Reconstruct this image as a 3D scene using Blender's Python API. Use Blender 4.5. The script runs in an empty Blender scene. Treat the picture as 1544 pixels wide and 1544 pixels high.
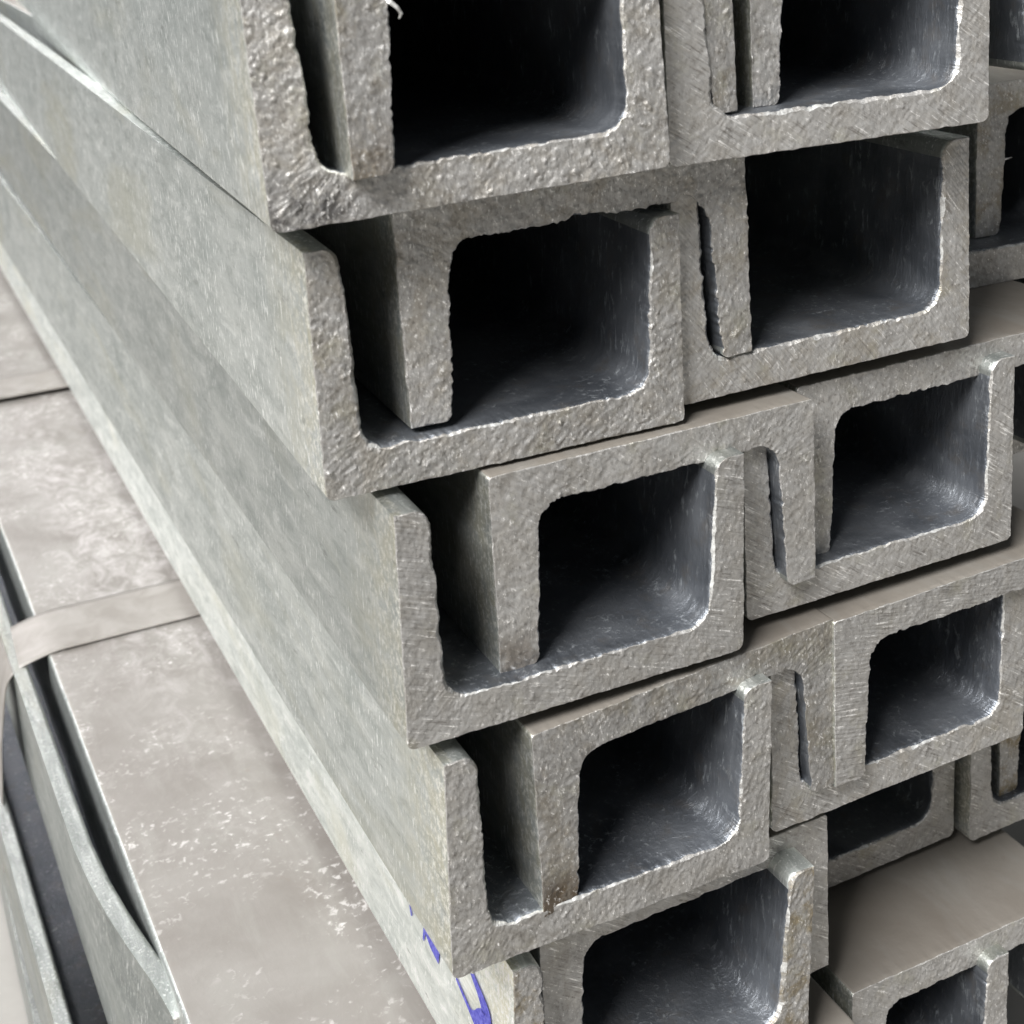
import bpy, math
import numpy as np
from mathutils import Matrix, Vector

MM = 0.001
scene = bpy.context.scene
COL = scene.collection

# ------------------------------------------------------------------ camera
RX = (0.89732407, -0.43860707, -0.04932905)      # camera right
RY = (-0.14634011, -0.19020914, -0.97077549)     # camera down
RZ = (0.41640616, 0.87831903, -0.23486504)       # camera forward
CAM = (-74.98514, -311.24234, 68.54886)
cd = bpy.data.cameras.new('camera')
cam = bpy.data.objects.new('camera', cd)
COL.objects.link(cam)
cam.matrix_world = Matrix(((RX[0], -RY[0], -RZ[0], CAM[0]*MM),
                           (RX[1], -RY[1], -RZ[1], CAM[1]*MM),
                           (RX[2], -RY[2], -RZ[2], CAM[2]*MM),
                           (0, 0, 0, 1)))
cd.sensor_width = 36.0
cd.lens = 2192.6013/1544*36.0
cd.shift_x = -88.6797/1544
cd.shift_y = -416.565/1544
cd.clip_start = 0.005
cd.clip_end = 100.0
cd.dof.use_dof = True
cd.dof.focus_distance = 0.43
cd.dof.aperture_fstop = 26.0
scene.camera = cam

# ------------------------------------------------------------------ world and lamps (open shed, soft daylight)
w = bpy.data.worlds.new('World')
scene.world = w
w.use_nodes = True
bg = w.node_tree.nodes['Background']
bg.inputs[0].default_value = (0.93, 0.97, 1.0, 1)
bg.inputs[1].default_value = 0.19

def area(name, loc, target, size, power, color):
    ld = bpy.data.lights.new(name, 'AREA')
    ld.shape = 'RECTANGLE'
    ld.size, ld.size_y = size
    ld.energy = power
    ld.color = color
    o = bpy.data.objects.new(name, ld)
    COL.objects.link(o)
    o.location = loc
    d = Vector(target) - Vector(loc)
    o.rotation_euler = d.to_track_quat('-Z', 'Y').to_euler()
    return o

area('doorway_light', (-2.35, -1.35, 3.0), (0.1, 0.0, -0.12), (1.9, 1.5), 500, (1.0, 0.995, 0.985))
area('window_light', (-2.0, 1.4, 2.6), (0.0, 0.6, -0.15), (0.9, 0.8), 70, (0.97, 0.99, 1.0))
area('glare_lamp', (-0.62, 3.7, 1.4), (-0.02, 0.6, -0.25), (0.8, 0.9), 40, (1.0, 0.96, 0.965))  # unseen lamp, placed to throw glare on the dusty web

scene.view_settings.view_transform = 'Standard'
scene.view_settings.look = 'None'
scene.view_settings.exposure = 0.0
scene.view_settings.gamma = 1.0
scene.view_settings.use_curve_mapping = False

# ------------------------------------------------------------------ noise
_rng = np.random.default_rng(7)
_T = _rng.random((48, 48, 48)).astype(np.float32)

def vnoise(p):
    i = np.floor(p).astype(int)
    f = p - i
    f = f*f*(3-2*f)
    i %= 48
    j = (i+1) % 48
    x, y, z = f[..., 0], f[..., 1], f[..., 2]
    def g(a, b, c): return _T[a, b, c]
    c00 = g(i[..., 0], i[..., 1], i[..., 2])*(1-x)+g(j[..., 0], i[..., 1], i[..., 2])*x
    c10 = g(i[..., 0], j[..., 1], i[..., 2])*(1-x)+g(j[..., 0], j[..., 1], i[..., 2])*x
    c01 = g(i[..., 0], i[..., 1], j[..., 2])*(1-x)+g(j[..., 0], i[..., 1], j[..., 2])*x
    c11 = g(i[..., 0], j[..., 1], j[..., 2])*(1-x)+g(j[..., 0], j[..., 1], j[..., 2])*x
    return ((c00*(1-y)+c10*y)*(1-z)+(c01*(1-y)+c11*y)*z)*2-1

def fbm(p, scale, octv=4, seed=0.0, gain=0.5):
    p = np.asarray(p, float)/scale+np.array([seed*7.31+3.1, seed*3.77+11.2, seed*5.13+0.7])
    a, s, out = 1.0, 0.0, 0.0
    for _ in range(octv):
        out = out+a*vnoise(p)
        s += a
        a *= gain
        p = p*2.03+17.7
    return out/s

# ------------------------------------------------------------------ materials
def newmat(name):
    m = bpy.data.materials.new(name)
    m.use_nodes = True
    nt = m.node_tree
    return m, nt, nt.nodes['Principled BSDF']

def N(nt, t, **kw):
    n = nt.nodes.new(t)
    for k, v in kw.items():
        if k == 'inp':
            for a, b in v.items():
                n.inputs[a].default_value = b
        else:
            setattr(n, k, v)
    return n

def coords(nt, scale=(1, 1, 1), rnd=True):
    tc = N(nt, 'ShaderNodeTexCoord')
    mp = N(nt, 'ShaderNodeMapping')
    mp.inputs['Scale'].default_value = scale
    nt.links.new(tc.outputs['Object'], mp.inputs['Vector'])
    if rnd:
        at = N(nt, 'ShaderNodeAttribute', attribute_type='OBJECT', attribute_name='seed')
        cx = N(nt, 'ShaderNodeCombineXYZ')
        nt.links.new(at.outputs['Fac'], cx.inputs[0])
        nt.links.new(at.outputs['Fac'], cx.inputs[2])
        nt.links.new(cx.outputs[0], mp.inputs['Location'])
    return mp.outputs[0]

def noise(nt, vec, scale, detail=6, rough=0.6, dist=0.0):
    n = N(nt, 'ShaderNodeTexNoise')
    n.inputs['Scale'].default_value = scale
    n.inputs['Detail'].default_value = detail
    n.inputs['Roughness'].default_value = rough
    n.inputs['Distortion'].default_value = dist
    nt.links.new(vec, n.inputs['Vector'])
    return n.outputs['Fac']

def ramp(nt, fac, stops, interp='LINEAR'):
    r = N(nt, 'ShaderNodeValToRGB')
    r.color_ramp.interpolation = interp
    el = r.color_ramp.elements
    while len(el) < len(stops):
        el.new(0.5)
    for e, (p, c) in zip(el, stops):
        e.position = p
        e.color = (c, c, c, 1) if isinstance(c, (int, float)) else (*c, 1)
    nt.links.new(fac, r.inputs[0])
    return r.outputs[0]

def mix(nt, fac, a, b, blend='MIX'):
    m = N(nt, 'ShaderNodeMix', data_type='RGBA', blend_type=blend)
    for sock, v in ((m.inputs[0], fac), (m.inputs[6], a), (m.inputs[7], b)):
        if isinstance(v, (int, float)):
            sock.default_value = v if sock == m.inputs[0] else (v, v, v, 1)
        elif isinstance(v, tuple):
            sock.default_value = (*v, 1)
        else:
            nt.links.new(v, sock)
    return m.outputs[2]

def bump(nt, b, h, strength, dist, prev=None):
    n = N(nt, 'ShaderNodeBump')
    n.inputs['Strength'].default_value = strength
    n.inputs['Distance'].default_value = dist
    nt.links.new(h, n.inputs['Height'])
    if prev is not None:
        nt.links.new(prev, n.inputs['Normal'])
    nt.links.new(n.outputs[0], b.inputs['Normal'])
    return n.outputs[0]

def obj_xyz(nt):
    tc = N(nt, 'ShaderNodeTexCoord')
    sp = N(nt, 'ShaderNodeSeparateXYZ')
    nt.links.new(tc.outputs['Object'], sp.inputs[0])
    return sp.outputs

def maprange(nt, v, a, b, c=0.0, d=1.0):
    n = N(nt, 'ShaderNodeMapRange')
    n.clamp = True
    for k, q in zip((1, 2, 3, 4), (a, b, c, d)):
        n.inputs[k].default_value = q
    nt.links.new(v, n.inputs[0])
    return n.outputs[0]

def mul(nt, *vs):
    out = vs[0]
    for v in vs[1:]:
        n = N(nt, 'ShaderNodeMath', operation='MULTIPLY')
        nt.links.new(out, n.inputs[0])
        if isinstance(v, (int, float)):
            n.inputs[1].default_value = v
        else:
            nt.links.new(v, n.inputs[1])
        out = n.outputs[0]
    return out

def prop(nt, name):
    return N(nt, 'ShaderNodeAttribute', attribute_type='OBJECT', attribute_name=name).outputs['Fac']

def make_galvanised():
    m, nt, b = newmat('galvanised_steel')
    v = coords(nt)
    vs = coords(nt, (1.0, 0.14, 0.55))           # streaks along the bar
    vc = coords(nt, (1.0, 1.0, 0.25))            # short upright scratches
    X, Y, Z = obj_xyz(nt)
    big = noise(nt, v, 16, 5, 0.6, 0.4)
    stre = noise(nt, vs, 130, 6, 0.72, 0.3)
    fleck = noise(nt, vc, 800, 4, 0.7)
    c1 = mix(nt, ramp(nt, big, [(0.32, 0), (0.68, 1)]), (0.315, 0.337, 0.325), (0.455, 0.472, 0.456))
    c2 = mix(nt, ramp(nt, stre, [(0.40, 0), (0.64, 1)]), c1, (0.52, 0.545, 0.525))
    mot = noise(nt, coords(nt, (1, 0.2, 0.7)), 230, 6, 0.75, 0.5)
    c2 = mix(nt, ramp(nt, mot, [(0.36, 0.6), (0.50, 0)]), c2, (0.27, 0.295, 0.28))
    c2 = mix(nt, ramp(nt, mot, [(0.54, 0), (0.66, 0.7)]), c2, (0.64, 0.655, 0.635))
    yel = noise(nt, vs, 38, 4, 0.6, 0.8)
    c3 = mix(nt, ramp(nt, yel, [(0.54, 0), (0.72, 0.6)]), c2, (0.42, 0.41, 0.32))
    # yellowish passivation and scuffing near the sheared end
    endm = mul(nt, maprange(nt, Y, 0.045, 0.002), maprange(nt, X, -0.0470, -0.0480), ramp(nt, noise(nt, v, 95, 5, 0.7, 0.5), [(0.40, 0), (0.60, 0.85)]))
    c3 = mix(nt, endm, c3, (0.47, 0.455, 0.36))
    pat = noise(nt, v, 48, 5, 0.7)
    fl = ramp(nt, fleck, [(0.56, 0), (0.64, 1)])
    fl2 = mul(nt, ramp(nt, pat, [(0.38, 0.12), (0.56, 1)]), fl, prop(nt, 'flecks'))
    c4 = mix(nt, fl2, c3, (0.86, 0.87, 0.85))
    ef = mul(nt, maprange(nt, Y, 0.030, 0.001), maprange(nt, X, -0.0470, -0.0480), ramp(nt, noise(nt, v, 620, 4, 0.75), [(0.50, 0), (0.60, 0.9)]))
    c4 = mix(nt, ef, c4, (0.82, 0.81, 0.75))
    sc = ramp(nt, noise(nt, vs, 420, 4, 0.75), [(0.62, 0), (0.70, 0.7)])
    c5 = mix(nt, sc, c4, (0.24, 0.25, 0.235))
    tn = N(nt, 'ShaderNodeVectorMath', operation='SCALE')
    nt.links.new(c5, tn.inputs[0])
    nt.links.new(prop(nt, 'tone'), tn.inputs['Scale'])
    nt.links.new(tn.outputs[0], b.inputs['Base Color'])
    b.inputs['Metallic'].default_value = 0.88
    r = ramp(nt, stre, [(0.3, 0.52), (0.7, 0.34)])
    nt.links.new(r, b.inputs['Roughness'])
    b1 = bump(nt, b, stre, 0.45, 0.0008)
    bump(nt, b, fleck, 0.55, 0.0005, b1)
    return m

def make_cut():
    m, nt, b = newmat('torch_and_saw_cut_steel')
    v = coords(nt)
    va = coords(nt, (1.0, 1.0, 0.45))
    X, Y, Z = obj_xyz(nt)
    big = noise(nt, v, 45, 5, 0.6, 0.5)
    mid = noise(nt, v, 300, 5, 0.65, 0.6)
    fine = noise(nt, va, 1150, 5, 0.75, 0.4)
    tcs = N(nt, 'ShaderNodeTexCoord')
    mps = N(nt, 'ShaderNodeMapping', vector_type='TEXTURE')
    cxs = N(nt, 'ShaderNodeCombineXYZ')
    nt.links.new(prop(nt, 'saw_angle'), cxs.inputs[1])
    nt.links.new(cxs.outputs[0], mps.inputs['Rotation'])
    nt.links.new(tcs.outputs['Object'], mps.inputs['Vector'])
    mp2 = N(nt, 'ShaderNodeMapping')
    mp2.inputs['Scale'].default_value = (0.07, 1.0, 1.0)
    nt.links.new(mps.outputs[0], mp2.inputs['Vector'])
    saw = noise(nt, mp2.outputs[0], 1300, 4, 0.7, 0.15)
    sawm = mul(nt, prop(nt, 'saw'), ramp(nt, noise(nt, v, 60, 4, 0.6), [(0.35, 0.2), (0.55, 1)]))
    fine = mix(nt, sawm, fine, saw)
    c1 = mix(nt, ramp(nt, big, [(0.35, 0), (0.65, 1)]), (0.335, 0.323, 0.308), (0.455, 0.442, 0.424))
    c2 = mix(nt, ramp(nt, mid, [(0.40, 0), (0.62, 1)]), c1, (0.485, 0.475, 0.46))
    gr = noise(nt, v, 75, 5, 0.65)
    c3 = mix(nt, ramp(nt, gr, [(0.55, 0), (0.72, 0.6)]), c2, (0.37, 0.352, 0.265))
    dk = noise(nt, v, 130, 6, 0.75)
    c4 = mix(nt, ramp(nt, dk, [(0.60, 0), (0.70, 0.55)]), c3, (0.16, 0.14, 0.12))
    stn = mul(nt, prop(nt, 'stain'), ramp(nt, noise(nt, v, 85, 6, 0.7, 0.4), [(0.46, 0), (0.60, 0.85)]))
    c4 = mix(nt, stn, c4, (0.25, 0.195, 0.105))
    rt = mul(nt, prop(nt, 'rust_toe'), maprange(nt, Z, 0.013, 0.006), maprange(nt, X, -0.030, -0.034),
             ramp(nt, noise(nt, v, 160, 4, 0.6), [(0.30, 0), (0.5, 0.9)]))
    c4 = mix(nt, rt, c4, (0.12, 0.085, 0.05))
    sm = mul(nt, prop(nt, 'smudge'), maprange(nt, Z, 0.016, 0.006), maprange(nt, X, -0.026, -0.037),
             ramp(nt, noise(nt, v, 140, 5, 0.7), [(0.42, 0), (0.56, 0.85)]))
    c4 = mix(nt, sm, c4, (0.05, 0.048, 0.05))
    pit = ramp(nt, fine, [(0.36, 0.75), (0.46, 0)])
    c4 = mix(nt, pit, c4, (0.17, 0.155, 0.14))
    fl = ramp(nt, fine, [(0.56, 0), (0.63, 1.0)])
    ct = N(nt, 'ShaderNodeVectorMath', operation='SCALE')
    nt.links.new(c4, ct.inputs[0])
    nt.links.new(prop(nt, 'cut_tone'), ct.inputs['Scale'])
    c5 = mix(nt, fl, ct.outputs[0], (0.90, 0.88, 0.85))  # pale flecks put small glints into the cut's colour
    nt.links.new(c5, b.inputs['Base Color'])
    b.inputs['Metallic'].default_value = 0.6
    r = ramp(nt, mid, [(0.3, 0.55), (0.7, 0.38)])
    nt.links.new(r, b.inputs['Roughness'])
    b1 = bump(nt, b, mid, 0.35, 0.0006)
    bump(nt, b, fine, 0.75, 0.0005, b1)
    return m

def make_inner():
    m, nt, b = newmat('shade_darkened_blue_steel')  # bluish inner steel, darkened to put the hollows' shade into its colour
    v = coords(nt)
    vz = coords(nt, (1.0, 0.9, 0.28))
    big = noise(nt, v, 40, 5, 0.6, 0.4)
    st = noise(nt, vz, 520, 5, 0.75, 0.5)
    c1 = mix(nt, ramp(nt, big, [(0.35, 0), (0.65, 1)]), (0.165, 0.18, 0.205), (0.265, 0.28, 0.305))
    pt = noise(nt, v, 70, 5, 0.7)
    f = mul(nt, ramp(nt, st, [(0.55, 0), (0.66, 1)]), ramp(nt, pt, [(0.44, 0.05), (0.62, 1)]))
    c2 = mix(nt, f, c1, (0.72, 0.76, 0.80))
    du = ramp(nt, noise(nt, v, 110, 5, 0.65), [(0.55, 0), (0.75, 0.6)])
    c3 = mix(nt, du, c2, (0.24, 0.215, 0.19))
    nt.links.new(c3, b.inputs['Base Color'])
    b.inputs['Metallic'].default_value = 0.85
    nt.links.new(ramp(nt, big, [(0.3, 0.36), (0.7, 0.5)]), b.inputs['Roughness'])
    b1 = bump(nt, b, st, 0.6, 0.0007)
    bump(nt, b, big, 0.4, 0.001, b1)
    return m

def make_burr():
    m, nt, b = newmat('bright_burr_steel')
    v = coords(nt)
    f = noise(nt, v, 420, 4, 0.7)
    c = mix(nt, ramp(nt, f, [(0.35, 0), (0.6, 1)]), (0.32, 0.31, 0.295), (0.70, 0.70, 0.68))
    nt.links.new(c, b.inputs['Base Color'])
    b.inputs['Metallic'].default_value = 0.5
    b.inputs['Roughness'].default_value = 0.38
    bump(nt, b, f, 0.5, 0.0006)
    return m

def make_dusty():
    m, nt, b = newmat('dusty_brown_steel_top')
    v = coords(nt)
    vs = coords(nt, (1, 0.3, 1))
    big = noise(nt, v, 14, 5, 0.6, 0.5)
    mid = noise(nt, vs, 60, 5, 0.65, 0.7)
    spk = noise(nt, v, 330, 3, 0.55, 0.4)
    area_ = noise(nt, v, 22, 3, 0.6)
    c1 = mix(nt, ramp(nt, big, [(0.35, 0), (0.66, 1)]), (0.155, 0.137, 0.117), (0.205, 0.188, 0.166))
    c1 = mix(nt, prop(nt, 'pale'), c1, mix(nt, ramp(nt, big, [(0.35, 0), (0.66, 1)]), (0.148, 0.134, 0.122), (0.20, 0.187, 0.174)))
    c2 = mix(nt, ramp(nt, mid, [(0.5, 0), (0.7, 0.5)]), c1, (0.225, 0.216, 0.2))
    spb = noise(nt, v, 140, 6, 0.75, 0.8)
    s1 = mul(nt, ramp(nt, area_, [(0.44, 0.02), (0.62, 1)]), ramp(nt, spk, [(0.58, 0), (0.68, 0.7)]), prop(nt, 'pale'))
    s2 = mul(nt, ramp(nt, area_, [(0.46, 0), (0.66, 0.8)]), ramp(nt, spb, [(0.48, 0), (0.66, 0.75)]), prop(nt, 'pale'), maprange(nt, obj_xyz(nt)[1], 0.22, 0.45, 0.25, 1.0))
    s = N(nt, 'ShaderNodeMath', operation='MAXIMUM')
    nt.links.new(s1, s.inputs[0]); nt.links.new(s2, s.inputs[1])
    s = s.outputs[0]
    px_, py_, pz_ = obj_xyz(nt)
    glare_patch = mul(nt, maprange(nt, py_, 0.20, 0.46), maprange(nt, py_, 0.84, 0.60), maprange(nt, px_, -0.036, -0.012), prop(nt, 'pale'),
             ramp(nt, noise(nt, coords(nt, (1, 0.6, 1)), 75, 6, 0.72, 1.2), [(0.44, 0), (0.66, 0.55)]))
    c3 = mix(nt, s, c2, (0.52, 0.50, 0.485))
    c3 = mix(nt, glare_patch, c3, (0.44, 0.415, 0.41))  # whitish glare patch painted into the web's colour
    dk = noise(nt, v, 90, 4, 0.65)
    c4 = mix(nt, ramp(nt, dk, [(0.66, 0), (0.76, 0.5)]), c3, (0.16, 0.13, 0.11))
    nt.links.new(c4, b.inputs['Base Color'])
    b.inputs['Metallic'].default_value = 0.15
    r = ramp(nt, mid, [(0.35, 0.50), (0.7, 0.36)])
    nt.links.new(r, b.inputs['Roughness'])
    b1 = bump(nt, b, spk, 0.3, 0.0004)
    bump(nt, b, mid, 0.3, 0.0008, b1)
    return m

def make_strap():
    m, nt, b = newmat('strapping_band')
    v = coords(nt, rnd=False)
    n1 = noise(nt, v, 60, 5, 0.6, 0.6)
    c = mix(nt, ramp(nt, n1, [(0.35, 0), (0.65, 1)]), (0.17, 0.155, 0.14), (0.225, 0.21, 0.195))
    nt.links.new(c, b.inputs['Base Color'])
    b.inputs['Metallic'].default_value = 0.1
    b.inputs['Roughness'].default_value = 0.5
    bump(nt, b, n1, 0.4, 0.001)
    return m

def make_ink():
    m, nt, b = newmat('blue_marker_ink')
    v = coords(nt, rnd=False)
    n1 = noise(nt, v, 700, 4, 0.7)
    c = mix(nt, ramp(nt, n1, [(0.4, 0), (0.6, 1)]), (0.025, 0.025, 0.22), (0.085, 0.085, 0.34))
    nt.links.new(c, b.inputs['Base Color'])
    b.inputs['Roughness'].default_value = 0.5
    return m

def make_concrete():
    m, nt, b = newmat('concrete_floor')
    v = coords(nt, rnd=False)
    n1 = noise(nt, v, 9, 8, 0.65)
    c = mix(nt, n1, (0.16, 0.15, 0.14), (0.30, 0.29, 0.27))
    nt.links.new(c, b.inputs['Base Color'])
    b.inputs['Roughness'].default_value = 0.85
    bump(nt, b, n1, 0.4, 0.003)
    return m

GALV, CUT, BURR, DUST = make_galvanised(), make_cut(), make_burr(), make_dusty()
INNER = make_inner()
STRAP, INK, CONC = make_strap(), make_ink(), make_concrete()
SLOTS = (GALV, CUT, DUST, BURR, INNER)

# ------------------------------------------------------------------ channel section
def resample(pts, n):
    pts = np.asarray(pts, float)
    d = np.concatenate([[0], np.cumsum(np.linalg.norm(np.diff(pts, axis=0), axis=1))])
    t = np.linspace(0, d[-1], n+1)
    return np.stack([np.interp(t, d, pts[:, 0]), np.interp(t, d, pts[:, 1])], 1)

def arc(cx, cz, r, a0, a1, n=14):
    a = np.radians(np.linspace(a0, a1, n))
    return list(zip(cx+r*np.cos(a), cz+r*np.sin(a)))

def section(W, H, tw, tl, tr, ri, ro, rt, taper, step):
    """outer and inner contour of a U lying open side up; index ranges of flange / web / flange"""
    def half(tf, s):                              # left half, from the toe to the end of the fillet
        tip = tf-taper
        o1 = [(0, H), (0, tw+ri)]
        i1 = arc(tip-rt, H-rt, rt, 90, 0)+[(tf, tw+ri)]
        o2 = [(0, tw+ri), (0, ro)]+arc(ro, ro, ro, 180, 270, 8)+[(tf+ri, 0)]
        i2 = arc(tf+ri, tw+ri, ri, 180, 270)
        n1, n2 = max(6, int((H-tw-ri)/s)), max(5, int((tw+tf+2*ri)/s))
        return (resample(o1, n1), resample(i1, n1), resample(o2, n2), resample(i2, n2))
    A = half(tl, step)
    B = [np.array([[W, 0]])+q[::-1]*np.array([[-1, 1]]) for q in half(tr, step)]
    xm0, xm1 = tl+ri, W-tr-ri
    n3 = max(6, int((xm1-xm0)/step))
    ow = resample([(xm0, 0), (xm1, 0)], n3)
    iw = resample([(xm0, tw), (xm1, tw)], n3)
    O = np.concatenate([A[0], A[2][1:], ow[1:], B[2][1:], B[0][1:]])
    I = np.concatenate([A[1], A[3][1:], iw[1:], B[3][1:], B[1][1:]])
    a = len(A[0])-1
    c = len(O)-len(B[0])
    return O, I, a, c

def contour_normals(C, sign):
    t = np.gradient(C, axis=0)
    t /= np.linalg.norm(t, axis=1)[:, None]+1e-9
    return np.stack([t[:, 1], -t[:, 0]], 1)*sign

YR_FINE = [2.2, 3.6, 5.5, 8, 12, 18, 27, 40, 58, 80, 105, 135, 170, 210, 255, 305, 360, 420, 490, 570, 660, 760, 880, 1020, 1200, 1450, 1800, 2400, 3000]
YR_COARSE = [4, 20, 100, 400, 1200, 3000]

def add_mesh(name, V, quads, mats, parent, seed, smooth=None):
    me = bpy.data.meshes.new(name)
    V = np.ascontiguousarray(V, np.float32)
    Q = np.ascontiguousarray(quads, np.int32)
    me.vertices.add(len(V))
    me.vertices.foreach_set('co', V.ravel())
    me.loops.add(Q.size)
    me.loops.foreach_set('vertex_index', Q.ravel())
    me.polygons.add(len(Q))
    me.polygons.foreach_set('loop_start', np.arange(0, Q.size, 4, dtype=np.int32))
    me.polygons.foreach_set('material_index', np.ascontiguousarray(mats, np.int32))
    me.polygons.foreach_set('use_smooth', np.ones(len(Q), bool) if smooth is None else smooth)
    me.update(calc_edges=True)
    me.validate()
    for m in SLOTS:
        me.materials.append(m)
    o = bpy.data.objects.new(name, me)
    COL.objects.link(o)
    o.parent = parent
    o['seed'] = float(seed)
    return o

def channel(label, x, y, z, roll=0.0, yaw=0.0, up=True, W=100.0, H=61.0, tw=11.0, tl=10.8, tr=10.8,
            ri=7.0, ro=2.2, rt=4.5, taper=1.6, step=0.42, seed=1, rough=0.75, groove=0.0, gang=0.6,
            ragged=1.0, burr=1.0, dusty=False, bend=None, group='steel channels stacked in interlocking rows', pitch=0.0, wavy=1.0, rust=0.0, smudge=0.0, pale=0.0, skew=0.0, tone=1.0, flecks=1.0, cut=1.0, saw=0.3, stain=0.15):
    fine = step < 1
    O, I, ia, ic = section(W, H, tw, tl, tr, ri, ro, rt, taper, step)
    n = len(O)
    nj = max(3, int(tw/step))
    sg = 1.0 if up else -1.0
    fz = (lambda c: c) if up else (lambda c: np.stack([c[:, 0], H-c[:, 1]], 1))
    O, I = fz(O), fz(I)
    nO, nI = contour_normals(O, -sg), contour_normals(I, sg)        # both point out of the steel
    sd = float(seed)
    P3 = lambda c, yy=0.0: np.stack([c[:, 0], np.full(len(c), yy), c[:, 1]], 1)
    # ragged edges and burr width
    rO = fbm(P3(O), 2.6, 4, sd)*0.30*ragged
    rI = (fbm(P3(I), 3.0, 5, sd+5, 0.62)*0.7+np.maximum(0, fbm(P3(I), 7.0, 3, sd+9)-0.25)*1.6)*ragged
    rI = rI+np.maximum(0, fbm(P3(I), 1.3, 2, sd+51))*np.clip(fbm(P3(I), 16, 2, sd+53)*3+.3, 0, 1)*0.8*ragged
    tipfade = np.minimum(1, np.minimum(np.arange(n), np.arange(n)[::-1])/8.0)
    cO = (0.2+0.16*fbm(P3(O), 4, 3, sd+2))*ragged
    cI = np.clip(0.62+1.15*fbm(P3(I), 5, 5, sd+3, .65), 0.1, 1.9)*burr
    thick = np.linalg.norm(I-O, axis=1)
    if not fine:
        rO, rI = rO*0, rI*0
    facing = nI[:, 0] < -0.4
    bm_ = facing | (fbm(P3(I), 9, 3, sd+41) > (0.05 if up else 0.2))
    if not up:
        bm_ &= facing | (np.abs(nI[:, 1]) > 0.8)
    cI = np.where(facing, cI*1.1, cI*0.8)
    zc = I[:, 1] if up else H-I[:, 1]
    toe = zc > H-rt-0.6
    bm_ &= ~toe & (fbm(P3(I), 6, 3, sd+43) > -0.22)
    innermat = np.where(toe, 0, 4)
    burrmat = np.where(bm_, 3, 1)
    Oe, Ie = O+nO*rO[:, None], I+nI*(rI*tipfade)[:, None]
    # cap grid
    wj = np.linspace(0, 1, nj+1)[None, :]
    w0 = (cO/thick)[:, None]
    w1 = 1-(cI/thick)[:, None]
    ww = w0+(w1-w0)*wj
    cap = Oe[:, None, :]+(Ie-Oe)[:, None, :]*ww[..., None]
    for e, q in ((0, 1), (n-1, n-2)):                                # pull the toe end back a little
        d = cap[q]-cap[e]
        cap[e] += d/(np.linalg.norm(d, axis=1)[:, None]+1e-9)*0.3
    P = np.stack([cap[..., 0], np.zeros(cap.shape[:2]), cap[..., 1]], -1)
    if fine:
        dsp = fbm(P, 9.0, 3, sd+11)*0.30+fbm(P, 2.2, 3, sd+13, 0.6)*0.16+fbm(P, 0.95, 2, sd+15)*0.10
        Pd = P.copy()
        ca, sa = math.cos(0.7+0.3*math.sin(sd*3)), math.sin(0.7+0.3*math.sin(sd*3))
        Pd[..., 0], Pd[..., 2] = (P[..., 0]*ca+P[..., 2]*sa)*0.5, (-P[..., 0]*sa+P[..., 2]*ca)*1.15
        dsp += (np.abs(fbm(Pd, 1.8, 3, sd+27, .6))-0.2)*0.30
        pk = fbm(P, 1.3, 2, sd+17)
        dsp -= np.maximum(0, pk-0.38)*0.8
        if groove:
            ph = (P[..., 0]*math.sin(gang)+P[..., 2]*math.cos(gang))*2.6+fbm(P, 14, 2, sd+19)*2.2
            gm = np.clip(0.6+fbm(P, 20, 2, sd+23)*1.3, 0, 1)
            dsp += (np.abs(np.sin(ph))**0.6-0.5)*0.36*groove*gm
        P[..., 1] = dsp*rough*1.25
    yr = np.array(YR_FINE if fine else YR_COARSE)
    rows = len(yr)+1

    def loft(C, Ce, r, nr, c0):
        out = np.zeros((rows, len(C), 3))
        out[0] = np.stack([Ce[:, 0], c0, Ce[:, 1]], 1)
        for k, yy in enumerate(yr):
            dec = math.exp(-yy/3.2)
            q = C+nr*(r*dec)[:, None]
            if fine:
                q = q+nr*(fbm(P3(C, yy*0.22), 30, 3, sd+31)*0.35*wavy*min(1, yy/20))[:, None]
            out[k+1] = np.stack([q[:, 0], np.full(len(C), yy), q[:, 1]], 1)
        return out
    LO = loft(O, Oe, rO, nO, np.clip(cO*1.1, 0.1, 2)+P[:, 0, 1]*0.4)
    LI = loft(I, Ie, rI, nI, np.clip(cI*0.9, 0.1, 2)+P[:, -1, 1]*0.4)

    root = bpy.data.objects.new('steel_channel', None)
    COL.objects.link(root)
    root.empty_display_size = 0.02
    root.location = ((x+W/2)*MM, y*MM, z*MM)
    root.rotation_euler = (math.radians(pitch), -math.radians(roll), -math.radians(yaw))
    root['label'] = label
    root['category'] = 'steel channel'
    root['group'] = group

    def part(name, a, b, tip):
        m = b-a+1
        V, Qs, Ms, Sm, base = [], [], [], [], 0

        def grid(A, flip, mat, first=None, sm=True):
            nonlocal base
            r, c = A.shape[:2]
            idx = base+np.arange(r*c).reshape(r, c)
            q = np.stack([idx[:-1, :-1], idx[1:, :-1], idx[1:, 1:], idx[:-1, 1:]], -1)
            if flip:
                q = q[..., ::-1]
            mm = np.full(q.shape[:2], mat)
            if first is not None:
                mm[0, :] = first
            Qs.append(q.reshape(-1, 4)); Ms.append(mm.ravel())
            Sm.append(np.full(mm.size, sm))
            V.append(A.reshape(-1, 3)); base += r*c
        f = not up
        cp = P[a:b+1]
        grid(cp, f, 1)
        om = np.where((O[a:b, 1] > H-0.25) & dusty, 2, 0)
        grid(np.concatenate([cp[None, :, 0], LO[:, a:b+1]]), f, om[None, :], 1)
        grid(np.concatenate([cp[None, :, -1], LI[:, a:b+1]]), not f, innermat[a:b][None, :], burrmat[a:b])
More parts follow.
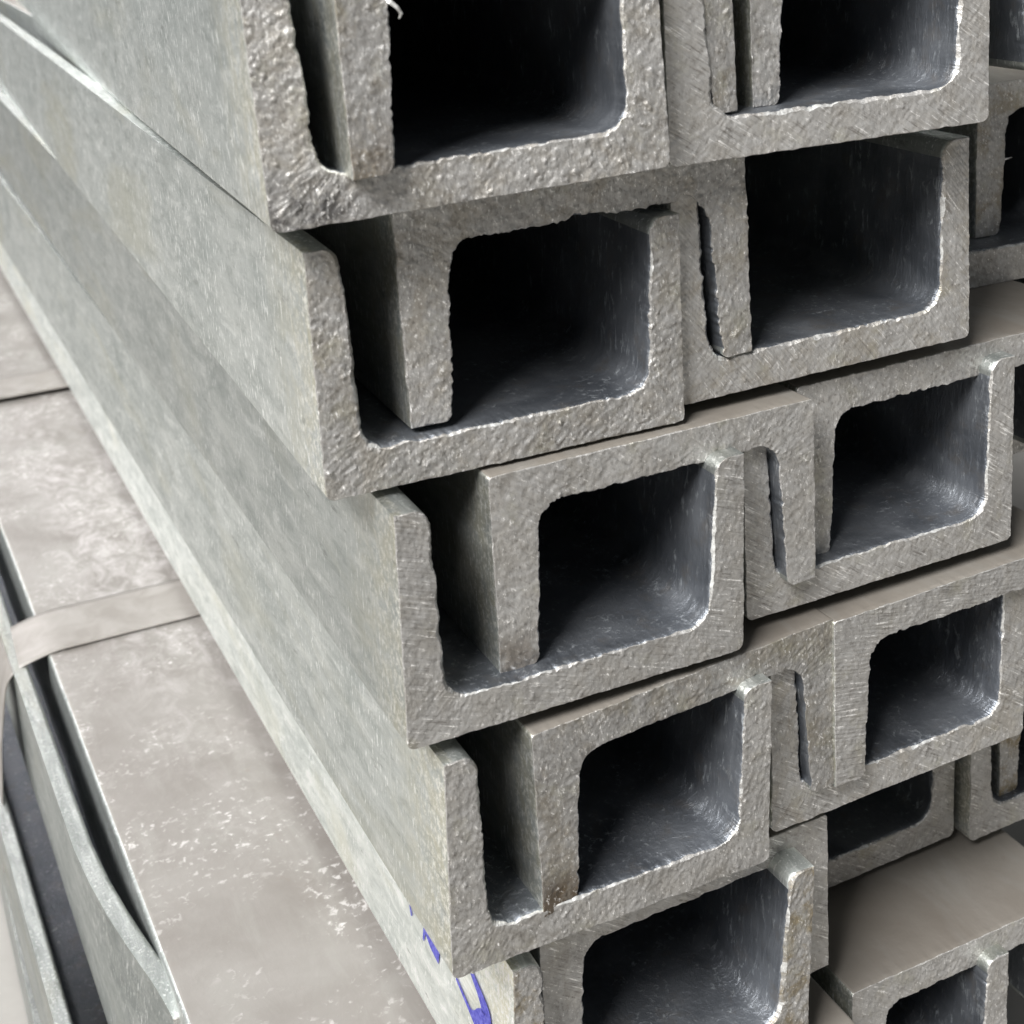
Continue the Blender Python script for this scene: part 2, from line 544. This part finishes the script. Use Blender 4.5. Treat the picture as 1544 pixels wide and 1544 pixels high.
        grid(np.stack([LO[-1, a:b+1], LI[-1, a:b+1]]), not f, 0)
        if tip is not None:
            e = tip
            w_ = np.linspace(0, 1, nj+1)[:, None]
            T = [P[e]]
            for k in range(rows):
                T.append(LO[k, e]+(LI[k, e]-LO[k, e])*w_)
            grid(np.stack(T), f if tip else not f, 0, 1)
        V = np.concatenate(V)
        V[:, 0] -= W/2
        V[:, 1] += skew*(V[:, 0]+W/2)
        if bend is not None:
            V = bend(V, W)
        o = add_mesh(name, V*MM, np.concatenate(Qs), np.concatenate(Ms), root, seed*0.37, np.concatenate(Sm))
        o['rust_toe'] = float(rust)
        o['smudge'] = float(smudge)
        o['pale'] = float(pale)
        o['tone'] = float(tone)
        o['flecks'] = float(flecks)
        o['cut_tone'] = float(cut)
        o['stain'] = float(stain)
        o['saw'] = float(saw)
        o['saw_angle'] = float(gang)
        return o
    parts = [part('flange', 0, ia, 0), part('web', ia, ic, None), part('flange', ic, n-1, n-1)]
    return root, parts

# ------------------------------------------------------------------ ground
def ground():
    me = bpy.data.meshes.new('ground')
    s = 8.0
    zz = -0.494
    me.from_pydata([(-s, -s, zz), (s, -s, zz), (s, s, zz), (-s, s, zz)], [], [(0, 1, 2, 3)])
    me.materials.append(CONC)
    o = bpy.data.objects.new('ground', me)
    COL.objects.link(o)
    o['kind'] = 'structure'
ground()

# ------------------------------------------------------------------ the stack
PITCH = 69.943
zr = lambda row: -(row-1)*PITCH
UP = dict(up=True)
DN = dict(up=False, H=54.8, tl=13.4, tr=12.0, tw=10.5, ri=7.5, ro=1.2, rt=2.2, taper=2.2, dusty=True, burr=0.5)
T = 9.6

ABOVE = dict(step=1.5, group='unseen steel channels added above the stack for shade')  # unseen top row, added to shade the slots below
A0 = channel('unseen upturned channel added for shade above the smudged one', -6.0, 4.0, zr(0)-2.0, 1.0, 2.6, seed=40, **ABOVE)
C0 = channel('unseen upturned channel added for shade above the smooth cornered one', 98.0, 8.0, zr(0)-1.0, .5, 2.6, seed=41, **ABOVE)
def short_right(V, W):
    q = V.copy()
    k = (V[:, 0] > W/2-22) & (V[:, 2] > 20)
    q[:, 2] = np.where(k, 20+(V[:, 2]-20)*(38.0/43.0), V[:, 2])
    return q
A1 = channel('upturned channel end with dark smudge on its lower outer corner', 0.0, 0.0, zr(1)-2.4, 1.81, 2.6, seed=1, stain=0.3, rough=1.15, tone=1.12, flecks=1.4, cut=.95, smudge=1.0, pitch=-1.0, tl=12.2, tr=11, **UP)
B1 = channel('downturned channel end hanging inside the smudged channel, burr sliver on its flange', 17.6, -7.5, 8.2, 1.2, 2.6, seed=2, stain=0.45, rough=1.1, rust=.5, skew=.155, **{**DN, 'W': 107.0, 'tl': 12.5, 'tr': 10.0})
C1 = channel('upturned channel end with smooth lower corner beside the smudged channel', 103.8, 2.9, zr(1)-2.1, .58, 2.6, seed=3, saw=0.85, cut=1.1, tl=13.0, burr=1.5, **UP)
D0 = channel('downturned channel flange with knobbly toe inside the smooth cornered channel', 133.0, 9.0, 9.2, .5, 2.6, seed=31, rough=1.1, **{**DN, 'tl': 10.5})
A2 = channel('upturned channel end directly under the smudged one, its toe chipped', 9.1, 11.1, zr(2)-3.9, .05, .33, seed=4, stain=0.3, rough=1.25, tone=1.12, flecks=1.2, cut=.88, bend=short_right, H=62.5, pitch=.42, tl=10.4, tr=10.4, **UP)
B2 = channel('downturned channel end with torn saw teeth along its flange', 33.2, 14.5, zr(2)+.5+9, .96, .33, seed=5, stain=0.35, rough=1.15, cut=.92, ragged=1.7, **{**DN, 'H': 56.5})
C2 = channel('upturned channel end with narrow black slit, under the smooth cornered one', 110.0, 14.6, zr(2)-.3, .97, .33, seed=6, stain=0.35, saw=0.7, cut=1.05, tl=9.8, taper=1.2, groove=.6, gang=.9, burr=1.3, **UP)
A3 = channel('upturned channel end with slanting saw lines on one flange', 20.9, 1.8, zr(3)-.8, -.97, -1.06, seed=7, rough=0.9, saw=0.75, tone=.88, flecks=.8, cut=.88, bend=short_right, H=63.5, pitch=.95, groove=.5, gang=.35, **UP)  # lower tone puts the overhang's shadow into the flank colour
B3 = channel('downturned channel end with pale smooth corner, over the saw lined channel', 49.2, 7.2, zr(3)+1.2+9, 0.0, -1.06, seed=8, rough=1.0, saw=0.5, cut=.95, rust=.6, **DN)
C3 = channel('upturned channel end with a tapering black slot and fine diagonal saw lines', 127.8, 12.9, zr(3)+.2, -.05, -1.06, seed=9, saw=0.95, cut=1.02, tl=9.8, taper=1.2, rough=.7, groove=.4, **UP)
D3 = channel('downturned channel end set back beside the tapering black slot', 150.6, 19.3, zr(3)+10.5, 0.3, -1.06, seed=10, rough=0.95, saw=0.4, **{**DN, 'W': 126.0})
A4 = channel('upturned channel end resting on the channel with blue marker writing', 26.8, -.3, zr(4)+.8, -1.79, -1.6, seed=11, rough=1.15, saw=0.35, tone=1.12, flecks=.8, cut=.9, bend=short_right, H=63.0, pitch=.7, **UP)
B4 = channel('downturned channel end with brown rusty toe', 53.9, .2, zr(4)+1.5+9, .42, -1.6, seed=12, stain=0.4, rough=1.15, saw=0.3, cut=.82, rust=1.0, skew=.06, **{**DN, 'W': 102.0})
C4 = channel('upturned channel end with wide pale web over a gap', 133.6, 10.9, zr(4)+.1, -.12, -1.6, seed=13, stain=0.3, saw=0.9, tl=10.4, taper=1.0, rough=.8, **UP)
D4 = channel('downturned channel end with ladder like saw ridges on its flange', 154.6, 8.0, zr(4)+10.5, .3, -1.6, seed=14, saw=0.8, cut=.95, groove=1.0, gang=.2, **DN)
A5, A5p = channel('upturned channel with blue marker writing on its outer flange', 41.6, 3.2, zr(5), -3.5, -1.34, seed=15, stain=0.9, rough=1.2, tone=1.75, flecks=.6, cut=.9, wavy=0.0, burr=1.6, **UP)  # raised tone puts the flank's glare into its colour
B5 = channel('downturned channel end with smooth flanges below the rusty toed one', 57.9, 14.5, zr(5)+9.6, 0, -1.34, seed=16, saw=0.9, rough=.6, **DN)
C5 = channel('upturned channel end set far back above broad brown web', 143.6, 55.6, zr(5), 0, -1.34, seed=17, saw=0.8, rough=.7, **UP)
E5 = channel('upturned channel end with brown flange standing inside it', 245.6, 51.7, zr(5), 0, -1.34, seed=18, saw=0.8, rough=.7, **UP)
F5 = channel('brown flanged downturned channel beside broad brown web', 262.8, 55.6, zr(5)+10.5, 0, -1.34, seed=19, stain=1.0, rough=.7, **{**DN, 'tl': 11})
E2 = channel('shaded upturned channel end set back below the rusty topped one', 222.5, 66.0, zr(2)-4.2, 0, .33, seed=20, tw=13.0, **UP)
D2 = channel('downturned channel end set back with rusty top web', 269.0, 79.0, zr(2)+9.0, 0, .33, seed=21, stain=0.6, **DN)
D1 = channel('shaded downturned channel above the rusty topped one', 310.0, 104.0, -4.5, 0, 2.31, seed=22, **DN)
E3 = channel('shadowed upturned channel end set back beside the tapering slot channel', 229.5, 66.0, zr(3), 0, -1.06, seed=23, **UP)
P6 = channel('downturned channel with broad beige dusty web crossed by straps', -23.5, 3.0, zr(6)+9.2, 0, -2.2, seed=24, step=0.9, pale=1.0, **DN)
B6 = channel('downturned channel low beside the broad brown web, mostly hidden', 79.5, -6.0, zr(6)+9.2, 0, -1.2, seed=25, **{**DN, 'W': 82.0})
D6 = channel('downturned channel with broad brown web exposed on top', 167.4, 16.3, zr(6)+9.2, 0, 0, seed=26, saw=0.6, rough=.8, **DN)
G6 = channel('upturned channel whose flange meets the underside of broad brown web', 128.5, 11.0, zr(6)-2.5, 0, 0, seed=27, rough=.8, **UP)

def bend6(V, W):
    q = V.copy()
    y = V[:, 1]
    t = np.clip((110-y)/110, 0, 1)
    fl = V[:, 0] < -W/2+20
    k = np.clip((V[:, 2]-12)/45, 0, 1)
    q[:, 0] += np.where(fl, 13*t**1.7*k, 0)
    q[:, 2] -= np.where(fl, 5*np.clip((22-y)/22, 0, 1)**2*k, 0)
    return q
A6 = channel('upturned channel with bent in flange toe beside the dusty web', -43.0, 126.0, zr(6), 0, -2.6, seed=28, rt=1.5, tone=.74, tl=8.6, bend=bend6, **UP)
A7 = channel('upturned channel flange lying below the bent toe', -56.0, 60.0, zr(7), 0, -2.9, seed=29, tone=.7, rt=1.5, tl=8.2, **UP)
A8 = channel('thin upturned flange lowest down the pile', -64.0, 60.0, zr(8), 0, -1.6, seed=30, tone=.7, rt=1.5, tl=6.0, **UP)

# ------------------------------------------------------------------ straps
def ribbon(name, path, y0, y1, th, mat, label, seed, lift=0.4):
    path = np.array(path, float)
    d = np.concatenate([[0], np.cumsum(np.linalg.norm(np.diff(path, axis=0), axis=1))])
    t = np.linspace(0, d[-1], 90)
    c = np.stack([np.interp(t, d, path[:, 0]), np.interp(t, d, path[:, 1])], 1)
    for _ in range(3):
        c[1:-1] = (c[:-2]+2*c[1:-1]+c[2:])/4
    nrm = contour_normals(c, 1.0)
    if nrm[0, 1] < 0:
        nrm = -nrm
    m = 13
    ys = np.linspace(y0, y1, m)
    V = []
    for s in (1, 0):
        for k, yy in enumerate(ys):
            p3 = np.stack([c[:, 0], np.full(len(c), yy), c[:, 1]], 1)
            wob = fbm(p3, 30, 2, seed)*0.3
            off = c+nrm*(s*th+0.25+wob[:, None]*0.6+lift)
            yw = yy+fbm(p3*[1, 0, 1], 40, 2, seed+3)*0.4
            V.append(np.stack([off[:, 0], yw, off[:, 1]], 1))
    V = np.concatenate(V)
    n = len(c)
    F = []
    idx = lambda s, k, i: (s*m+k)*n+i
    for k in range(m-1):
        for i in range(n-1):
            F.append((idx(0, k, i), idx(0, k, i+1), idx(0, k+1, i+1), idx(0, k+1, i)))
            F.append((idx(1, k, i), idx(1, k+1, i), idx(1, k+1, i+1), idx(1, k, i+1)))
    for i in range(n-1):
        F.append((idx(0, 0, i), idx(1, 0, i), idx(1, 0, i+1), idx(0, 0, i+1)))
        F.append((idx(0, m-1, i), idx(0, m-1, i+1), idx(1, m-1, i+1), idx(1, m-1, i)))
    me = bpy.data.meshes.new(name)
    me.from_pydata((V*MM).tolist(), [], F)
    me.materials.append(mat)
    o = bpy.data.objects.new(name, me)
    COL.objects.link(o)
    for p in me.polygons:
        p.use_smooth = True
    o['label'] = label
    o['category'] = 'strap'
    return o

ZT = zr(6)+9.2+54.8
ribbon('strapping_band', [(52, ZT), (-34, ZT+.2), (-42, ZT-1.5), (-53, ZT-4.5), (-58, ZT-10), (-64, ZT-40), (-72, ZT-110)], 388, 434, 0.8, STRAP,
       'wide beige band folding down over the gap beside the bent toe', 3)
ribbon('strapping_band', [(45, ZT), (-41, ZT+.2), (-50, ZT-1.5), (-62, ZT-4.5), (-67, ZT-10), (-74, ZT-40), (-82, ZT-110)], 800, 850, 1.4, STRAP,
       'beige band lying across the dusty web with a dark line along its edge', 5, 3.0)

# ------------------------------------------------------------------ blue marker writing on the lowest left flange
def writing(parent_root):
    # strokes in millimetres on the flange face: (depth y, height z, half width)
    WID = 2.0
    strokes = [
        [(80.5, -245.0+2.5, .35), (78.5, -245.4-1.2, .35)],
        [(68.5, -248.5, .3), (67.3, -243.6, .5), (62.0, -244.6, 1.3), (55.5, -246.0, 1.2)],
        [(42.0, -243.0, .35), (31.0, -246.9, .5), (26.0, -246.4, 2.0), (21.0, -243.0, 2.1), (19.5, -239.0, 1.7), (24.5, -235.5, 1.0), (31.0, -232.5, .6)],
        [(24.0, -247.6, .7), (17.0, -247.0, 1.4), (9.0, -248.5, 1.2)],
    ]
    V, F = [], []
    for st in strokes:
        a = np.array(st)
        d = np.concatenate([[0], np.cumsum(np.linalg.norm(np.diff(a[:, :2], axis=0), axis=1))])
        t = np.linspace(0, d[-1], 40)
        c = np.stack([np.interp(t, d, a[:, k]) for k in range(3)], 1)
        for _ in range(3):
            c[1:-1] = (c[:-2]+2*c[1:-1]+c[2:])/4
        tg = np.gradient(c[:, :2], axis=0)
        tg /= np.linalg.norm(tg, axis=1)[:, None]
        nn = np.stack([-tg[:, 1], tg[:, 0]], 1)
        b0 = len(V)
        for i in range(len(c)):
            for s in (-1, 1):
                q = c[i, :2]+nn[i]*s*c[i, 2]*WID
                q = q-np.array([0, 3.0])
                xx = 41.6-0.0234*q[0]-math.sin(math.radians(-3.5))*(q[1]-zr(5))-0.35
                V.append((xx, q[0], q[1]))
        for i in range(len(c)-1):
            F.append((b0+2*i, b0+2*i+1, b0+2*i+3, b0+2*i+2))
    me = bpy.data.meshes.new('marker_writing')
    bpy.context.view_layer.update()
    inv = parent_root.matrix_world.inverted()
    me.from_pydata([tuple(inv @ (Vector(v)*MM)) for v in V], [], F)
    me.materials.append(INK)
    o = bpy.data.objects.new('marker_writing', me)
    COL.objects.link(o)
    o.parent = parent_root
    o['label'] = 'blue hand written marker strokes'
writing(A5)


# ------------------------------------------------------------------ torn slivers left on the cuts
def sliver(name, parent_root, pts, widths, mat):
    pts = np.array(pts, float)
    n = len(pts)
    V, F = [], []
    for i in range(n):
        t = pts[min(i+1, n-1)]-pts[max(i-1, 0)]
        t /= np.linalg.norm(t)
        a = np.cross(t, [0.2, 1.0, 0.1]); a /= np.linalg.norm(a)
        b = np.cross(t, a)
        for k in range(5):
            th = 2*math.pi*k/5
            V.append(pts[i]+(a*math.cos(th)+b*math.sin(th)*0.45)*widths[i])
    for i in range(n-1):
        for k in range(5):
            F.append((i*5+k, i*5+(k+1) % 5, (i+1)*5+(k+1) % 5, (i+1)*5+k))
    F.append(tuple(range(4, -1, -1)))
    F.append(tuple((n-1)*5+k for k in range(5)))
    me = bpy.data.meshes.new(name)
    bpy.context.view_layer.update()
    inv = parent_root.matrix_world.inverted()
    me.from_pydata([tuple(inv @ (Vector(v)*MM)) for v in V], [], F)
    me.materials.append(mat)
    o = bpy.data.objects.new(name, me)
    COL.objects.link(o)
    o.parent = parent_root

sliver('burr_sliver', B1[0], [(27.6, -6.5, 47.5), (28.4, -8.0, 45.6), (29.6, -8.8, 44.4), (30.4, -8.8, 43.0), (30.0, -8.4, 42.0)], [.6, .55, .45, .4, .2], BURR)
sliver('burr_sliver', D2[0], [(281.5, 82.5, -34.6), (284.6, 82.0, -34.5), (287.5, 81.8, -34.2)], [.6, .4, .1], BURR)
